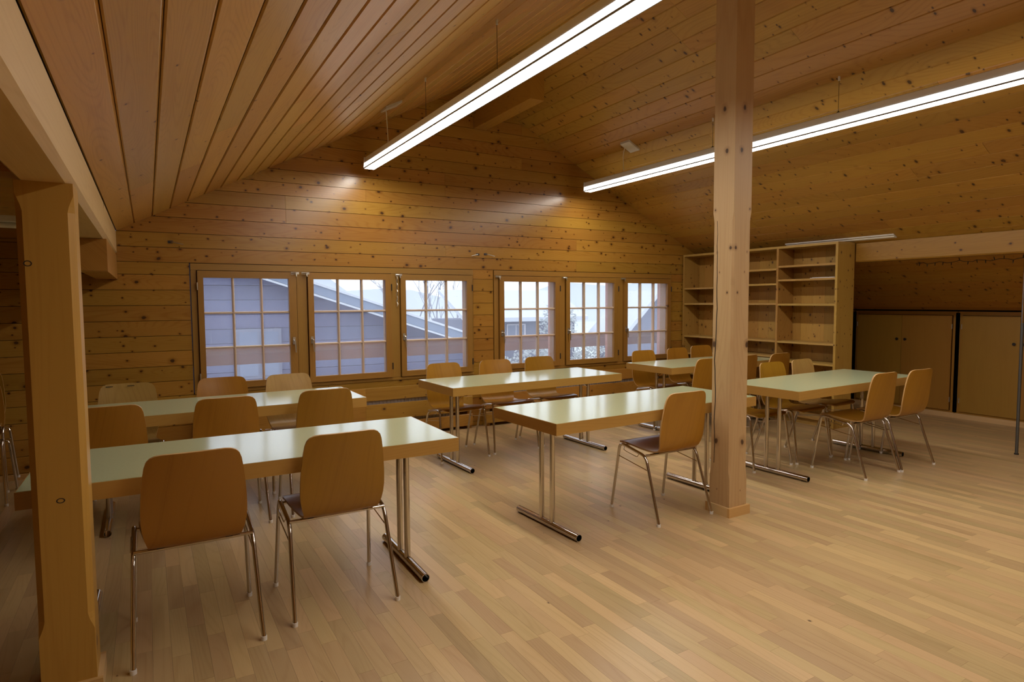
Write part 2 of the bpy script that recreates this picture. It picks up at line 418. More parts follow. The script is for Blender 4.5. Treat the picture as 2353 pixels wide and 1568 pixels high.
# ------------------------------------------------------------------ windows
GL = {1: ((.404, 1.275, .452, 1.203), (1.385, 2.245, 1.440, 2.183), (2.352, 3.205, 2.410, 3.142)),
      2: ((3.570, 4.425, 3.630, 4.357), (4.522, 5.358, 4.580, 5.291), (5.462, 6.305, 5.522, 6.241))}
HANDLE = {1: ('R', 'L', 'L'), 2: ('L', 'L', 'L')}
Z0, Z1, G0, G1 = .640, 1.742, .700, 1.678
def window(n, X0, X1, label):
    X0 += .006; X1 -= .004
    t = thing('window_%d' % n, label, None, kind='structure')
    f = MB(); y0, y1 = YW-.012, YW+.15
    f.cur = 0
    f.box(X0, X1, y0, y1, Z1+.006, 1.808); f.box(X0, X1, y0, y1, .604, Z0-.006)
    f.cur = 1
    S = GL[n]; edges = [X0] + [v for s in S for v in (s[0]-.008, s[1]+.008)] + [X1]
    for i in range(0, len(edges), 2): f.box(edges[i], edges[i+1], y0+.002, y1, Z0-.004, Z1+.004)
    for (a, b, g0, g1) in S:
        f.cur = 1; f.box(a-.008, a+.030, YW+.026, y1, Z0-.004, Z1+.004); f.box(b-.030, b+.008, YW+.026, y1, Z0-.004, Z1+.004)
        f.cur = 0; f.box(a+.030, b-.030, YW+.026, y1, Z0-.004, Z0+.030); f.box(a+.030, b-.030, YW+.026, y1, Z1-.030, Z1+.004)
    obj('frame', f, None, t, slots=['winx', 'winz'])
    jm = MB()
    for i in range(0, len(edges), 2):
        jm.box(edges[i]+.004, edges[i+1]-.004, y1, y1+.10, Z0-.03, Z1+.03)
    obj('outer_jamb', jm, 'jamb', t)
    obj('outer_sill', MB().prism([(y1, Z0-.03), (y1+.16, Z0-.06), (y1+.16, Z0-.09), (y1, Z0-.07)], 0, X0, X1), 'jamb', t)
    for i, (a, b, g0, g1) in enumerate(S):
        ys0, ys1 = YW-.034, YW+.022
        s = MB(); s.cur = 0
        s.box(g0, g1, ys0, ys1, Z0, G0); s.box(g0, g1, ys0, ys1, G1, Z1)
        s.cur = 1; s.box(a, g0, ys0, ys1, Z0, Z1); s.box(g1, b, ys0, ys1, Z0, Z1)
        so = obj('sash', s, None, t, slots=['winx', 'winz'])
        W, H = g1-g0, G1-G0; bw = .011
        vx = [g0 + W*k/3 for k in (1, 2)]; hz = [G0 + H*k/3 for k in (1, 2)]
        for v in vx: obj('glazing_bar', MB().prism([(v-bw, ys0+.022), (v-bw*.45, ys0+.010), (v+bw*.45, ys0+.010), (v+bw, ys0+.022), (v+bw, ys1), (v-bw, ys1)], 2, G0, G1), 'bar', so)
        for h in hz: obj('glazing_bar', MB().prism([(ys0+.024, h-bw), (ys0+.012, h-bw*.45), (ys0+.012, h+bw*.45), (ys0+.024, h+bw), (ys1-.001, h+bw), (ys1-.001, h-bw)], 0, g0, g1), 'bar', so)
        cx = [g0] + vx + [g1]; cz = [G0] + hz + [G1]
        for p in range(3):
            for q in range(3):
                xa = cx[p] + (bw if p else 0); xb = cx[p+1] - (bw if p < 2 else 0); za = cz[q] + (bw if q else 0); zb = cz[q+1] - (bw if q < 2 else 0)
                obj('pane', MB().box(xa, xb, ys0+.034, ys0+.038, za, zb), 'glass', so)
        hx = (g1+b)/2 if HANDLE[n][i] == 'R' else (a+g0)/2
        hd = MB(); hd.box(hx-.013, hx+.013, ys0-.008, ys0, 1.035, 1.105)
        hd.tube([(hx, ys0-.006, 1.075), (hx, ys0-.034, 1.075), (hx+.004, ys0-.040, 1.068), (hx+.010, ys0-.040, .955)], [.008, .008, .009, .006], 8)
        obj('handle', hd, 'fit', so, smooth=True)
        hgx = a-.004 if HANDLE[n][i] == 'R' else b+.004
        for hz_ in (.76, 1.60):
            obj('hinge', MB().tube([(hgx, ys0-.004, hz_-.035), (hgx, ys0-.004, hz_+.035)], .0065, 8), 'fit' if i == 0 and n == 1 else 'darkmetal', so, smooth=True)
        lx = b-.02 if HANDLE[n][i] == 'R' else a-.03
        lt = MB(); lt.box(lx-.03, lx+.045, ys0-.006, ys0+.0, 1.722, 1.744)
        lt.tube([(lx-.025, ys0-.012, 1.733), (lx+.012, ys0-.028, 1.736), (lx+.018, ys0-.028, 1.700)], .0065, 8)
        obj('latch', lt, 'fit', so, smooth=True)
    return t
window(1, WINS[0][0], WINS[0][1], 'left triple window with nine-pane sashes, facing the dark chalet')
window(2, WINS[1][0], WINS[1][1], 'right triple window with nine-pane sashes, beside the bookcase')

# ------------------------------------------------------------------ timbers
def chamfered(x0, x1, y0, y1, ztop, stops, c, rag=0):
    """square post, edges chamfered between two stops"""
    def ring(z, k):
        return [(x0+k, y0, z), (x1-k, y0, z), (x1, y0+k, z), (x1, y1-k, z), (x1-k, y1, z), (x0+k, y1, z), (x0, y1-k, z), (x0, y0+k, z)]
    e = .001
    r = [ring(0, e), ring(stops[0]-.05, e), ring(stops[0]-.012, c*.75), ring(stops[0]+.01, c), ring(stops[1]-.01, c), ring(stops[1]+.012, c*.75), ring(stops[1]+.05, e), ring(ztop, e)]
    return MB().loft(r)
def skirting(t, x0, x1, y0, y1, h=.062, w_=.018):
    for b in ((x0-w_, x1+w_, y0-w_, y0), (x0-w_, x1+w_, y1, y1+w_)): box('skirting', 'skirt', t, *b, 0, h)
    for b in ((x0-w_, x0, y0, y1), (x1, x1+w_, y0, y1)): box('skirting', 'skirty', t, *b, 0, h)
px0, px1, py0, py1 = XP-.168, XP, 2.700, 2.870
t = thing('wooden_post', 'stout chamfered timber post at the left, under the purlin', 'post')
obj('shaft', chamfered(px0, px1, py0, py1, 1.868, (.30, 1.775), .020), 'postz', t)
skirting(t, px0, px1, py0, py1)
for kx, kz, rx_, rz_ in ((px0+.028, 1.585, .0125, .0105), (px0+.085, .742, .0135, .0095)):
    kn = MB()
    for k in range(20):
        a, b = 2*PI*k/20, 2*PI*(k+1)/20
        P_ = lambda an, q: (kx+math.cos(an)*rx_*q, py0-.0006, kz+math.sin(an)*rz_*q)
        kn.add([P_(a, 1.), P_(b, 1.), P_(b, .68), P_(a, .68)], [(0, 1, 2, 3)])
    tag(obj('knot_ring', kn, 'dark', t), 'black ring around a knot')
t = thing('timber_column', 'square weathered timber column standing right of the middle table', 'column')
kx0, kx1, ky0, ky1 = 3.290, 3.458, 2.770, 2.940
obj('shaft', chamfered(kx0, kx1, ky0, ky1, roof(3.29)-.004, (.30, 1.97), .012), 'colz', t)
ck = MB(); pts = [(kx0-.0006, 2.905, 1.95)]
cz = 1.95; cyy = 2.905
cr = [(cyy, 1.97)]
while cz > .35: cz -= .07; cyy += random.uniform(-.006, .006); cr.append((cyy, cz))
for (ya, za), (yb, zb) in zip(cr, cr[1:]):
    ww = .0022 + .002*math.sin((za-.3)*2.)
    ck.add([(kx0-.0004, ya-ww, za), (kx0-.0004, ya+ww, za), (kx0-.0004, yb+ww, zb), (kx0-.0004, yb-ww, zb)], [(0, 1, 2, 3)])
tag(obj('drying_crack', ck, 'dark', t), 'long dark drying crack')
skirting(t, kx0, kx1, ky0, ky1)
def beam(name, label, poly, y0, y1, mat='beam'):
    return tag(obj(name, MB().prism(poly, 1, y0, y1), mat), label, 'beam')
c = .022
beam('purlin_beam', 'pale timber purlin running overhead along the left ceiling edge',
     [(XP-.168, 1.868+c), (XP-.168+c, 1.868), (XP-c, 1.868), (XP, 1.868+c), (XP, roof(XP)-.006), (XP-.168, roof(XP)-.006)], YB, YW-.001)
beam('purlin_beam', 'knotty timber purlin over the dark alcove on the right',
     [(6.86, 1.872), (6.872, 1.858), (7.03, 1.858), (7.04, 1.870), (7.04, roof(7.04)-.004), (6.86, roof(6.86)-.004)], YB, 4.085, 'piney')
beam('ridge_beam', 'short timber ridge beam sticking out of the gable wall', [(3.262, 3.40), (3.422, 3.40), (3.422, roof(3.422)-.004), (3.262, roof(3.262)-.004)], 5.19, YW-.001, 'piney')
tb = MB().box(XL+.001, XP-.17, 2.715, 2.86, 1.895, ZS-.001)
tag(obj('tie_beam', tb, 'pinex'), 'low cross beam running left from the head of the left post', 'beam')
bl = MB().prism([(4.85, 1.866), (4.85, 1.662), (4.857, 1.655), (YW-.001, 1.655), (YW-.001, 1.866)], 0, XP-.156, XP-.003)
tag(obj('bolster_beam', bl, 'piney'), 'short dark fronted bolster under the left purlin at the gable wall', 'beam')

# ------------------------------------------------------------------ pendant lamps
def lamp(name, label, X, hooks, joints, plate_y, y0):
    y1 = 6.14; hw = .054; zb, zm, zt = 2.768, 2.820, 2.878
    t = thing(name, label, 'lamp', group='linear pendant lamps')
    hs = MB(); hs.prism([(X-hw+.006, zm), (X+hw-.006, zm), (X+hw-.010, zt-.006), (X+hw-.02, zt), (X-hw+.02, zt), (X-hw+.010, zt-.006)], 1, y0, y1-.006)
    obj('housing', hs, 'housing', t)
    ys = [y0+.004] + sorted(joints) + [y1-.012]
    for a, b in zip(ys, ys[1:]):
        d = MB().prism([(X-hw, zb+.004), (X-hw+.003, zb), (X+hw-.003, zb), (X+hw, zb+.004), (X+hw-.004, zm-.001), (X-hw+.004, zm-.001)], 1, a+.002, b-.002)
        d.mi = [0 if abs(f_ - 1) < .5 else 1 for f_ in range(len(d.f))]
        obj('diffuser', d, None, t, slots=['emit', 'emits'])
    for s in (-1, 1):
        e = X+s*(hw+.0012)
        obj('trim_strip', MB().box(min(e, e-s*.006), max(e, e-s*.006), y0, y1-.006, zb-.003, zb+.0075), 'strip', t)
    obj('end_cap', MB().prism([(X-hw-.002, zb-.002), (X+hw+.002, zb-.002), (X+hw-.006, zt+.001), (X-hw+.006, zt+.001)], 1, y1-.011, y1), 'white', t)
    for y in hooks:
        obj('suspension_wire', MB().tube([(X, y, zt), (X, y, roof(X))], .0018, 6), 'darkmetal', t)
        obj('hook', MB().tube([(X, y-.02, zt+.002), (X, y, zt+.018), (X, y+.02, zt+.002)], .004, 6), 'darkmetal', t)
        obj('ceiling_anchor', MB().tube([(X, y, roof(X)-.03), (X, y, roof(X)+.004)], .008, 8), 'housing', t)
    y = plate_y; s = .075
    r = MB(); a = roof(X-s); b = roof(X+s)
    r.add([(X-s, y-s, a-.022), (X+s, y-s, b-.022), (X+s, y+s, b-.022), (X-s, y+s, a-.022), (X-s, y-s, a-.001), (X+s, y-s, b-.001), (X+s, y+s, b-.001), (X-s, y+s, a-.001)],
          [(0,3,2,1),(4,5,6,7),(0,1,5,4),(1,2,6,5),(2,3,7,6),(3,0,4,7)])
    obj('ceiling_rose', r, 'white', t)
    obj('power_cable', MB().tube([(X-.04, y+.03, roof(X-.04)-.024), (X-.02, y+.08, roof(X)-.06), (X-.01, y+.10, roof(X)-.11), (X, y+.10, zt)], .0042, 8), 'cap', t, smooth=True)
lamp('pendant_lamp', 'long white linear lamp hanging under the left roof slope', 1.955, (4.66, 3.50, 1.75, -1.2), (4.53, 2.99, 1.45, -.1), 5.45, -1.7)
lamp('pendant_lamp', 'long white linear lamp hanging behind the column under the right roof slope', 4.665, (4.19, 2.95, .6, -1.2), (5.03, 3.06, 1.5, 0.), 5.36, -1.6)
# unlit battens
t = thing('batten_lamp', 'unlit white batten light on the low side ceiling at left', 'lamp')
obj('base', MB().box(-1.55, -.31, 4.74, 4.80, ZS-.035, ZS-.001), 'white', t)
obj('tube', MB().tube([(-1.52, 4.87, ZS-.045), (-.32, 4.87, ZS-.045)], .019, 12), 'cap', t, smooth=True)
obj('reflector', MB().prism([(4.80, ZS-.002), (4.93, ZS-.002), (4.95, ZS-.02), (4.80, ZS-.008)], 0, -1.55, -.30), 'white', t)
t = thing('batten_lamp', 'thin unlit white batten light above the bookcase end', 'lamp')
bx = 6.772
obj('housing', MB().prism([(bx-.03, roof(bx-.03)-.002), (bx+.03, roof(bx+.03)-.002), (bx+.03, roof(bx+.03)-.013), (bx-.03, roof(bx-.03)-.013)], 1, 3.62, 4.90), 'white', t)
obj('cover', MB().tube([(bx-.002, 3.625, roof(bx)-.014), (bx-.002, 4.895, roof(bx)-.014)], .007, 10), 'cap', t, smooth=True)

# ------------------------------------------------------------------ bookcase
t = thing('bookcase', 'tall empty pine bookcase with open shelves against the right slope', 'bookcase')
BX0, BX1, BY0, BY1, BZ = 6.54, 6.855, 4.095, 6.375, 2.080
th = .027
bays = [BY0, BY0+.757, BY0+1.517, BY1]
for i, yy in enumerate((BY0, BY1-th)): box('side_panel', 'shelfz', t, BX0, BX1, yy, yy+th, 0, BZ-th)
for yy in (BY0+.757, BY0+1.517): box('divider', 'shelfz', t, BX0+.002, BX1-.02, yy-th/2, yy+th/2, 0, BZ-th)
box('top_board', 'shelfy', t, BX0, BX1, BY0, BY1, BZ-th, BZ)
yb = BY0+th
while yb < BY1-th:
    e = min(yb+.152, BY1-th); box('back_board', 'shelfz', t, BX1-.018, BX1-.002, yb+.0008, e-.0008, .06, BZ-th); yb = e
SH = ((1.838, 1.675, 1.386, .940, .710, .42, .08), (1.810, 1.632, 1.393, .942, .755, .42, .08), (1.607, 1.393, .940, .700, .42, .08))
for k in range(3):
    a = bays[k] + (th if k == 0 else th/2); b = bays[k+1] - (th if k == 2 else th/2)
    for zz in SH[k]: box('shelf', 'shelfy', t, BX0+.004, BX1-.019, a+.001, b-.001, zz-.011, zz+.011)
box('plinth', 'shelfy', t, BX0+.03, BX0+.048, BY0+th, BY1-th, 0, .068)
ppr = MB(); ppr.box(6.552, 6.79, 4.135, 4.43, 1.6865, 1.692); ppr.box(6.546, 6.77, 4.14, 4.40, 1.692, 1.696)
tag(obj('paper_stack', ppr, 'paper'), 'few white sheets lying on an upper right bookcase shelf', 'paper')

# ------------------------------------------------------------------ low cupboards in the right alcove
door_y = [6.24, 5.62, 5.01, 4.40, 3.79]
def cupboard(y0, y1, label, first=False, split=True):
    t = thing('eaves_cupboard', label, 'cupboard')
    b = MB(); z1 = 1.300
    b.box(XR+.004, XR+.024, y0, y1, 1.245, roof(XR+.024)-.004); b.box(XR+.004, XR+.024, y0, y1, .068, .085)
    for q in (y0, y1-.018): b.prism([(XR+.004, 0), (XR+.36, 0), (XR+.36, roof(XR+.36)-.03), (XR+.004, roof(XR)-.03)], 1, q, q+.018)
    b.box(XR+.004, XR+.024, y0, y0+.045, .085, 1.245); b.box(XR+.004, XR+.024, y1-.045, y1, .085, 1.245)
    b.box(XR+.34, XR+.36, y0+.018, y1-.018, .0, roof(XR+.36)-.04); b.box(XR+.004, XR+.34, y0+.018, y1-.018, .05, .068)
    obj('carcass', b, 'cup', t)
    ys = [y0+.050, (y0+y1)/2, y1-.050] if split else [y0+.05, y1-.05]
    for i, (a, c_) in enumerate(zip(ys, ys[1:])):
        d = box('door', 'cup', t, XR-.016, XR+.002, a+.002, c_-.002, .088, 1.241)
        hy = a-.004 if i == 0 else c_+.004
        for hz in (.22, 1.11):
            obj('hinge', MB().tube([(XR-.018, hy, hz-.03), (XR-.018, hy, hz+.03)], .006, 8), 'fit', d)
        ky = c_-.05 if i == 0 and split else a+.05
        if split: obj('knob', MB().tube([(XR-.016, ky, .93), (XR-.034, ky, .93)], [.012, .018], 10), 'darkmetal', d)
cupboard(3.735, 4.99, 'two-door eaves cupboard in deep shade beside the bookcase')
cupboard(2.47, 3.725, 'two-door eaves cupboard behind the thin metal pole')
cupboard(5.00, 6.25, 'two-door eaves cupboard hidden behind the bookcase')
cupboard(1.205, 2.46, 'two-door eaves cupboard beyond the right edge of view')
bb = box('baseboard_right', 'skirty', None, XR-.006, XR+.003, YB, YW-.05, 0, .060); tag(bb, kind='structure'); bb['label'] = 'pale strip along the foot of the cupboards'
bb = box('baseboard_back', 'skirt', None, XL, .34, YW-.014, YW-.001, 0, .045); tag(bb, kind='structure'); bb['label'] = 'low baseboard along the gable wall at left'
t = thing('metal_pole', 'thin grey metal pole standing free at the right edge', 'pole', (6.90, 2.537, 0))
obj('lower_tube', MB().tube([(0, 0, .006), (0, 0, 1.22)], .013, 14), 'steel', t, smooth=True)
obj('upper_tube', MB().tube([(0, 0, 1.22), (0, 0, 1.855)], .0105, 14), 'chrome', t, smooth=True)
obj('foot', MB().tube([(0, 0, 0), (0, 0, .012)], .018, 14), 'black', t, smooth=True)
t = thing('string_lights', 'dark unlit string of little lights under the right purlin', 'string lights')
pts = []; n = 40
for i in range(n+1):
    yy = 3.55 - i*(1.5/n); pts.append((7.055, yy, 1.818 + .008*math.sin(i*1.3) + .004*math.cos(i*2.9)))
obj('cable', MB().tube(pts, .0028, 6), 'black', t)
for i in range(1, n, 2):
    p = Vector(pts[i]); d = Vector((random.uniform(-.012, .004), random.uniform(-.008, .008), random.choice((-1, -1, 1))*.032))
    obj('bulb', MB().tube([p, p+d*.5, p+d], [.004, .0045, .002], 6), 'black', t)

# ------------------------------------------------------------------ radiator covers below the windows
def cover(x0, x1, label, rl):
    t = thing('radiator_cover', label, 'radiator cover')
    for z0, z1 in ((.035, .168), (.203, .372), (.412, .548)):
        xs = [x0] + ([x0+1.55] if x1-x0 > 2 else []) + [x1]
        for a, b in zip(xs, xs[1:]):
            obj('slat', MB().prism([(6.283, z0+.003), (6.286, z0), (6.303, z0), (6.303, z1), (6.286, z1), (6.283, z1-.003)], 0, a+.0006, b-.0006), 'pinex', t)
    for xx in (x0+.01, x1-.06): box('bracket', 'pinex', t, xx, xx+.05, 6.303, YW-.016, 0, .52)
    r = thing('radiator', rl, 'radiator')
    obj('panel', MB().box(x0+.25, x1-.25, 6.325, 6.355, .09, .50), 'rad', r)
    fn = MB(); xx = x0+.27
    while xx < x1-.27: fn.box(xx, xx+.012, 6.317, 6.325, .11, .48); xx += .04
    obj('fins', fn, 'rad', r)
    for xx in (x0+.4, x1-.4): obj('bracket', MB().box(xx-.02, xx+.02, 6.355, 6.399, 0, .45), 'rad', r)
cover(.37, 3.16, 'slatted pine radiator cover under the left window', 'grey panel radiator behind the left slatted cover')
cover(3.33, 6.30, 'slatted pine radiator cover under the right window', 'grey panel radiator behind the right slatted cover')

# ------------------------------------------------------------------ tables
TL, TW, TZ, TT = 1.8275, .697, .740, .070
def make_table():
    t = thing('folding_table', 'x', 'table')
    L, W = TL, TW
    box('top', 'top', t, .004, L-.004, .004, W-.004, TZ-.006, TZ)
    e = MB(); e.cur = 0
    z0, z1 = TZ-TT, TZ-.0012
    e.box(0, L, 0, .022, z0, z1); e.box(0, L, W-.022, W, z0, z1)
    e.cur = 1; e.box(0, .022, .022, W-.022, z0, z1); e.box(L-.022, L, .022, W-.022, z0, z1)
    e.cur = 0; e.box(.022, L-.022, .022, W-.022, z0+.030, TZ-.008)
    obj('edge_frame', e, None, t, slots=['edge', 'edgey'])
    for X, s in ((.185, 1), (L-.185, -1)):
        f = obj('foot', MB().pipe((X, .022, .0235), (X, W-.022, .0235), .0225, .0195), 'chrome', t, smooth=True)
        for yy in (W/2-.058, W/2+.058):
            obj('leg', MB().tube([(X, yy, .04), (X, yy, TZ-TT+.034)], .0165, 14), 'chrome', t, smooth=True)
            obj('brace', MB().tube([(X, yy, .585), (X+s*.02, yy, .60), (X+s*.16, yy, TZ-TT+.03)], .0045, 6), 'chrome', t, smooth=True)
        obj('leg_clamp', MB().box(X-.03, X+.03, W/2-.12, W/2+.12, TZ-TT+.018, TZ-TT+.031), 'chrome', t)
        for yy in (.07, W-.07): obj('glide', MB().tube([(X, yy, 0), (X, yy, .004)], .012, 10), 'black', f)
    return t
TABS = [(-.457, 2.917, -.0137, 'mint topped folding table at front left, behind the left post'),
        (-.448, 4.487, .0034, 'mint topped folding table standing before the leftmost window sash'),
        (2.122, 4.576, .0308, 'mint topped folding table standing before the gap between both windows'),
        (1.999, 2.913, .0430, 'mint topped folding table in front centre, running behind the column'),
        (4.686, 4.711, .0186, 'mint topped folding table at the back, nearest the bookcase'),
        (4.2795, 2.960, .0316, 'mint topped folding table at front right, before the dark alcove')]
tb0 = make_table()
for i, (x, y, rz, lab) in enumerate(TABS):
    o = tb0 if i == 0 else copy_tree(tb0)
    o.location = (x, y, 0); o.rotation_euler = (0, 0, rz); tag(o, lab, 'table', 'folding tables')

# ------------------------------------------------------------------ chairs
PROF = [(.215, .452, .150), (.212, .463, .182), (.200, .472, .200), (.175, .476, .208), (.120, .472, .207), (.060, .464, .201), (.0, .456, .192), (-.060, .450, .181), (-.110, .450, .174),
        (-.142, .458, .173), (-.160, .474, .177), (-.172, .500, .185), (-.182, .535, .192), (-.190, .575, .1955), (-.200, .630, .1945), (-.212, .700, .190), (-.224, .765, .183), (-.232, .805, .1765), (-.236, .828, .168), (-.238, .842, .155), (-.2395, .850, .137), (-.240, .853, .112)]
def make_chair(mat):
    t = thing('stacking_chair', 'x', 'chair')
    n = 15; front = []; back = []; th = .0105
    P = [Vector((p[0], p[1])) for p in PROF]
    for i, (y, z, hw) in enumerate(PROF):
        d = (P[min(i+1, len(P)-1)] - P[max(i-1, 0)]).normalized()
        nr = Vector((d.y, -d.x))       # towards the sitter
        fr, bk = [], []
        up = min(1., max(0., (z-.48)/.3)) if y < -.13 else 0.
        for k in range(n):
            s = -1+2*k/(n-1); xx = s*hw
            dish = (xx/.2)**2*(.020*up) ; sd = (xx/.2)**2*.007*(1-up) if y < .17 else 0.
            yy = y + dish; zz = z + sd
            fr.append((xx, yy, zz)); bk.append((xx, yy - nr.x*-th*-1 if False else yy - nr.x*th*-1*-1, zz - nr.y*th))
        front.append(fr); back.append(bk)
    s = MB(); m = len(PROF)
    V = [p for r in front for p in r] + [p for r in back for p in r]; o_ = m*n; F = []
    for i in range(m-1):
        for k in range(n-1):
            a = i*n+k; F.append((a, a+1, a+n+1, a+n)); F.append((o_+a, o_+a+n, o_+a+n+1, o_+a+1))
    s.add(V, F); s.cur = 1; E_ = []
    for i in range(m-1):
        for k in (0, n-1):
            a = i*n+k; q = (a, a+n, o_+a+n, o_+a); E_.append(q if k == 0 else q[::-1])
    for k in range(n-1):
        a = k; E_.append((a+1, a, o_+a, o_+a+1)); a = (m-1)*n+k; E_.append((a, a+1, o_+a+1, o_+a))
    s.f += E_; s.mi += [1]*len(E_)
    sh = obj('shell', s, None, t, smooth=True, slots=[mat, 'plyedge'])
    def bend(a, b, c_, r_, k=5):
        a, b, c_ = Vector(a), Vector(b), Vector(c_); p = b + (a-b).normalized()*r_; q = b + (c_-b).normalized()*r_
        return [((1-u)**2)*p + 2*u*(1-u)*b + u*u*q for u in [i/k for i in range(k+1)]]
    for sd in (-1, 1):
        ff = Vector((sd*.243, .232, .012)); fb = Vector((sd*.226, .165, .470)); rb = Vector((sd*.226, -.092, .424)); rf = Vector((sd*.240, -.232, .012))
        mid = (fb+rb)/2
        obj('front_leg', MB().tube([ff] + bend(ff, fb, rb, .045) + [mid], .0098, 12), 'chrome', t, smooth=True)
        obj('rear_leg', MB().tube([rf] + bend(rf, rb, fb, .045) + [mid], .0098, 12), 'chrome', t, smooth=True)
        for p in (ff, rf): obj('foot_cap', MB().tube([(p.x, p.y, 0), (p.x, p.y, .018)], .0125, 12), 'cap', t, smooth=True)
        w1 = ff.lerp(fb, .80); w2 = rf.lerp(rb, .78)
        obj('side_wire', MB().tube([w1, w2], .003, 6), 'chrome', t)
        ox = sd*.238
        obj('row_hook', MB().tube([(sd*.226, .115, .458), (ox, .112, .432), (ox, .085, .424), (ox, -.010, .410), (ox, -.025, .412), (sd*.226, -.03, .436)], .0026, 6), 'chrome', t)
    obj('cross_bar', MB().tube([(-.226, -.088, .428), (.226, -.088, .428)], .0085, 12), 'chrome', t, smooth=True)
    obj('cross_bar', MB().tube([(-.226, .130, .456), (.226, .130, .456)], .0085, 12), 'chrome', t, smooth=True)
    for xx in (-.13, .13):
        obj('spacer', MB().box(xx-.014, xx+.014, -.096, -.074, .430, .4425), 'black', t)
        obj('spacer', MB().box(xx-.014, xx+.014, .120, .142, .458, .4635), 'black', t)
    return t
chA = make_chair('ply'); chB = make_chair('ply2')
CH = [
 (.140, 3.000, 0, 0, 'A', 'plywood chair nearest the left post, back turned to the viewer'),
 (.757, 3.045, 0, 0, 'A', 'plywood chair at the near right corner of the front left table'),
 (-.225, 4.490, .02, 0, 'A', 'dark backed plywood chair half hidden by the left post'),
 (.408, 4.490, 0, 0, 'A', 'dark backed plywood chair in the middle between both left tables'),
 (1.035, 4.520, 0, 0, 'A', 'dark backed plywood chair at the right end between both left tables'),
 (-.158, 5.170, PI-.05, 0, 'B', 'plywood chair with two black marks on its top edge, by the left wall'),
 (.495, 5.200, PI, 0, 'A', 'plywood chair facing the viewer below the leftmost window sash'),
 (1.005, 5.150, PI+.06, 0, 'B', 'pale grained plywood chair between the first two window sashes'),
 (2.455, 5.270, PI+.02, 0, 'A', 'plywood chair facing the viewer under the third window sash'),
 (3.030, 5.300, PI-.03, 0, 'A', 'plywood chair facing the viewer before the wall between both windows'),
 (3.600, 5.350, PI, 0, 'A', 'plywood chair facing the viewer under the fourth window sash'),
 (3.005, 3.110, 0, 0, 'A', 'single plywood chair drawn up to the table left of the column'),
 (5.070, 5.340, PI, 0, 'A', 'plywood chair facing the viewer under the rightmost window sash'),
 (5.690, 5.400, PI+.04, 0, 'A', 'plywood chair facing the viewer beside the bookcase edge'),
 (6.240, 5.540, PI-.05, 0, 'A', 'plywood chair facing the viewer, just left of the column in front of the bookcase'),
 (4.945, 4.660, -.04, 0, 'A', 'dark backed plywood chair half hidden behind the left side of the column'),
 (5.540, 4.690, .06, 0, 'A', 'dark backed plywood chair just right of the column at the back table'),
 (6.055, 4.660, .04, 0, 'A', 'dark backed plywood chair in front of the right bookcase bays'),
 (4.567, 3.620, PI, 0, 'A', 'plywood chair behind the column at the far side of the front right table'),
 (5.105, 3.600, PI, 0, 'A', 'plywood chair facing the viewer at the middle of the front right table'),
 (5.620, 3.630, PI+.06, 0, 'B', 'pale plywood chair turned slightly at the far right of the front right table'),
 (5.130, 3.010, 0, 0, 'A', 'near side plywood chair at the right table, left one of two'),
 (5.640, 2.990, -.03, 0, 'A', 'rightmost plywood chair, drawn up to the front right table'),
 (-1.165, 5.830, PI, 0, 'A', 'lower plywood chair of the stack at the left edge'),
 (-1.165, 5.885, PI, .085, 'A', 'upper plywood chair of the stack at the left edge'),
]
used = {}
for (x, y, rz, z, kd, lab) in CH:
    pr = chA if kd == 'A' else chB
    o = copy_tree(pr) if kd in used else pr
    used[kd] = 1
    o.location = (x, y, z); o.rotation_euler = (0, 0, rz); tag(o, lab, 'chair', 'plywood stacking chairs')
    if 'two black marks' in lab:
        marked = o

for (a, b) in ((-.02, .045), (.115, .045)):
    obj('edge_mark', MB().box(a-b/2, a+b/2, -.2185, -.2170, .833, .838), 'black', marked)

# ------------------------------------------------------------------ small things on the gable wall
cd = MB(); pts = [(2.300 + .006*math.sin(i*1.4), YW-.062+.004*math.cos(i*1.4), 1.72 - i*.0155) for i in range(22)]
cd.tube(pts, [.005]*18+[.006, .007, .005, .002], 6)
cd.tube([(p[0]+.006*math.cos(i*1.4+2), p[1]-.003, p[2]) for i, p in enumerate(pts[:18])], .0035, 6)
t = tag(obj('window_cord', cd, 'fit'), 'twisted silvery cord hanging between the second and third sash', 'cord')
def clip(x, z, d, label):
    t = thing('wall_clip', label, 'clip')
    obj('plate', MB().box(x-.02, x+.02, YW-.004, YW-.0002, z-.012, z+.012), 'darkmetal', t)
    obj('arm', MB().tube([(x, YW-.004, z), (x+d*.02, YW-.035, z-.004), (x+d*.10, YW-.045, z-.022)], [.004, .0045, .004], 8), 'fit', t, smooth=True)
clip(.20, 1.995, 1, 'small metal clip on the wall, upper left of the left window')
clip(3.30, 1.985, -1, 'small metal clip above the wall between windows, left of two')
clip(3.40, 1.990, 1, 'small metal clip above the wall between windows, right of two')

# ------------------------------------------------------------------ outside
g = MB().add([(-60, 6.7, -3.2), (90, 6.7, -3.2), (90, 120, -2.6), (-60, 120, -2.6)], [(0, 1, 2, 3)])
tag(obj('ground', g, 'snow'), 'pale frosty ground outside', None, kind='structure')
hl = MB(); hx = [-60+i*6 for i in range(31)]
prof = [(v, 2.0 + 2.2*math.sin(v*.07+1.) + 1.2*math.sin(v*.19)) for v in hx]
prof = [(v, h+(6. if v < 25 else 2.)) for v, h in prof]
for (a, ha), (b, hb) in zip(prof, prof[1:]): hl.add([(a, 100, -3), (b, 100, -3), (b, 108, hb), (a, 108, ha)], [(0, 1, 2, 3)])
tag(obj('hills', hl, 'hill'), 'misty hillside far outside', None, kind='structure')
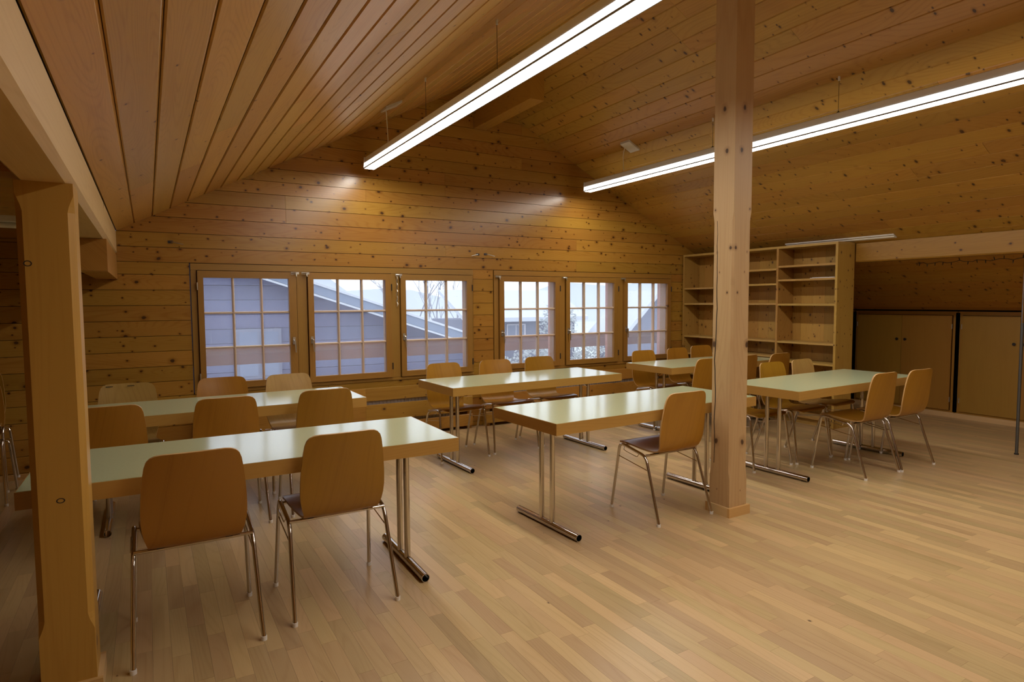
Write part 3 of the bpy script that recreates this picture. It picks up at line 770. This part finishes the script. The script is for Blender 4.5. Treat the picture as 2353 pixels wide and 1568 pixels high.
# balcony railing
t = thing('balcony_railing', 'brown timber balcony railing just outside the windows', 'railing')
obj('hand_rail', MB().tube([(-1.2, 7.2, .935), (7.6, 7.2, .935)], .045, 14), 'rail', t, smooth=True)
box('rail_board', 'rail', t, -1.2, 7.6, 7.185, 7.225, .785, .895)
for xx in (-1.0, 1.52, 3.80, 7.4): box('rail_post', 'rail', t, xx-.05, xx+.05, 7.225, 7.32, -.55, .90)
box('balcony_deck', 'rail', t, -1.2, 7.6, 6.56, 7.35, -.60, -.55)
tag(obj('roof_log', MB().prism([(6.56, 1.80), (7.25, 1.80), (7.30, 1.86), (7.30, 2.0), (6.56, 2.0)], 0, 6.40, 6.62), 'jamb'), 'reddish log end outside above the rightmost sash', 'beam')
# dark chalet seen through the left window
def house(name, label, x0, x1, xr, zr, ze0, ze1, y, depth, wall_mat, roof_mat, over, wins, zg=-3.0, planks=True):
    t = thing(name, label, 'house')
    if planks:
        z = zg; dz = .30
        while z < zr-.05:
            def xa(zz): return x0 if zz <= ze0 else x0 + (xr-x0)*(zz-ze0)/(zr-ze0)
            def xb(zz): return x1 if zz <= ze1 else x1 - (x1-xr)*(zz-ze1)/(zr-ze1)
            z2 = min(z+dz, zr-.03)
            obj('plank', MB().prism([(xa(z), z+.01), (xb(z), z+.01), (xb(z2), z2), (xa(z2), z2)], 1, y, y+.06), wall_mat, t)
            z += dz
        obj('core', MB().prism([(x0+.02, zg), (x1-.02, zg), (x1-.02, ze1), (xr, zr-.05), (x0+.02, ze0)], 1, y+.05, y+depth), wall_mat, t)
    else:
        obj('wall', MB().prism([(x0, zg), (x1, zg), (x1, ze1), (xr, zr), (x0, ze0)], 1, y, y+depth), wall_mat, t)
    for (xe, ze, s) in ((x0, ze0, -1), (x1, ze1, 1)):
        sl = (zr-ze)/abs(xr-xe); xo = xe+s*over; zo = ze - sl*over
        obj('roof_slope', MB().prism([(xr, zr), (xo, zo), (xo, zo+.22), (xr, zr+.22)], 1, y-over, y+depth+.3), roof_mat, t)
        obj('verge_board', MB().prism([(xr, zr), (xo, zo), (xo, zo+.19), (xr, zr+.19)], 1, y-over-.05, y-over-.005), roof_mat, t)
        obj('snow_edge', MB().prism([(xr, zr+.19), (xo, zo+.19), (xo, zo+.24), (xr, zr+.24)], 1, y-over-.08, y-over+.5), 'tile', t)
        obj('fascia', MB().prism([(xr, zr-.05), (xo, zo-.05), (xo, zo-.005), (xr, zr-.005)], 1, y-over-.04, y-over-.01), 'tile', t)
    for (a, b, c_, d) in wins:
        wo = obj('window', MB().box(a, b, y-.07, y-.01, c_, d), 'greywood', t)
        nx = max(1, round((b-a)/.45)); dx = (b-a-.06)/nx
        for i in range(nx): obj('pane', MB().box(a+.06+i*dx, a+i*dx+dx, y-.085, y-.072, c_+.06, d-.06), 'pane2', wo)
    return t
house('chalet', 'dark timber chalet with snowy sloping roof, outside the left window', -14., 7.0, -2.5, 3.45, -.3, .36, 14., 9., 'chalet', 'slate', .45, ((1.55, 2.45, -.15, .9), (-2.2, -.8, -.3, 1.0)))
house('barn', 'grey gabled barn with a pale roof, outside the rightmost sash', 20.6, 24.6, 22.6, 1.75, -.1, -.1, 24., 2.2, 'greywood', 'tile', .35, (), -3.2, False)
t = thing('long_house', 'long low house with a pale roof, outside the fourth and fifth sashes', 'house')
obj('wall', MB().box(13.2, 19.7, 27.0, 31., -3.1, .55), 'greywood', t)
obj('roof_slope', MB().add([(12.8, 26.2, .45), (20.0, 26.2, .45), (20.0, 29.2, 1.85), (12.8, 29.2, 1.85), (12.8, 26.2, .65), (20.0, 26.2, .65), (20.0, 29.2, 2.05), (12.8, 29.2, 2.05)],
    [(0,3,2,1),(4,5,6,7),(0,1,5,4),(1,2,6,5),(2,3,7,6),(3,0,4,7)]), 'tile', t)
for a in (13.6, 15.5, 18.4):
    wo = obj('window', MB().box(a, a+1.1, 26.94, 27.0, -.6, .3), 'plaster', t)
    for i in range(2): obj('pane', MB().box(a+.06+i*.5, a+.5+i*.5, 26.925, 26.938, -.54, .24), 'pane2', wo)
# bare trees and frosted shrubs
def bare_tree(x, y, h, label, seed):
    R = random.Random(seed)
    t = thing('bare_tree', label, 'tree', (x, y, -3.0))
    obj('trunk', MB().tube([(0, 0, 0), (R.uniform(-.1, .1), 0, h*.25), (R.uniform(-.2, .2), .1, h*.5)], [.09, .07, .05], 7), 'bark', t)
    br = MB()
    def grow(p, d, L, r, n):
        q = p + d*L; m = (p+q)/2 + Vector((R.uniform(-1, 1), R.uniform(-1, 1), 0))*L*.06
        br.tube([p, m, q], [r, r*.8, r*.55], 5, cap=False)
        if n == 0: return
        for k in range(R.choice((2, 3))):
            a = R.uniform(0, 2*PI); sp = R.uniform(.25, .6)
            grow(p.lerp(q, R.uniform(.55, 1.)), (d + Vector((math.cos(a)*sp, math.sin(a)*sp, R.uniform(.05, .35)))).normalized(), L*R.uniform(.6, .8), r*.6, n-1)
    for k in range(4):
        a = k*1.57 + R.uniform(0, 1.)
        grow(Vector((0, 0, h*(.25+.08*k))), Vector((math.cos(a)*.45, math.sin(a)*.45, .9)).normalized(), h*.3, .035, 3)
    obj('branches', br, 'bark', t)
bare_tree(9.9, 25., 6.8, 'bare grey tree outside, in the first pane of the third sash', 3)
bare_tree(14.9, 34.4, 8.0, 'bare forked tree outside, in the middle of the third sash', 5)
bare_tree(18.8, 39.5, 8.2, 'bare tree outside, behind the third sash, rightmost one', 9)
def shrub(x, y, z0, rx, rz, label, seed, n=1500):
    R = random.Random(seed); t = thing('frosted_shrub', label, 'shrub', (x, y, z0))
    lf = MB(); st = MB()
    for k in range(9):
        a = R.uniform(0, 2*PI); q = R.uniform(.2, .8)
        st.tube([(0, 0, 0), (math.cos(a)*rx*q*.5, math.sin(a)*rx*q*.5, rz*.8), (math.cos(a)*rx*q, math.sin(a)*rx*q, rz*R.uniform(1.1, 1.8))], [.03, .02, .008], 5, cap=False)
    for k in range(n):
        v = Vector((R.gauss(0, 1), R.gauss(0, 1), R.gauss(0, 1))).normalized()*R.uniform(.55, 1.)**.6
        c_ = Vector((v.x*rx, v.y*rx, rz+v.z*rz)); s_ = R.uniform(.05, .11)
        e1 = Vector((R.uniform(-1, 1), R.uniform(-1, 1), R.uniform(-1, 1))).normalized()*s_; e2 = e1.orthogonal().normalized()*s_*.6
        lf.add([c_-e1, c_+e2, c_+e1, c_-e2], [(0, 1, 2, 3)])
    obj('stems', st, 'bark', t); tag(obj('foliage', lf, 'leaf', t), kind='stuff')
shrub(13.3, 20.5, -3., 1.3, 1.5, 'frosted shrub outside, low in the fourth sash', 11)
shrub(15.5, 22.4, -3., 1.0, 2.3, 'tall frosted shrub outside, left in the fifth sash', 12)
shrub(18.0, 23.0, -3., 1.2, 1.25, 'frosted shrub outside, right in the fifth sash', 13)
shrub(10.3, 18.4, -3., 1.0, 1.3, 'frosted shrub outside, behind the wall between both windows', 14)
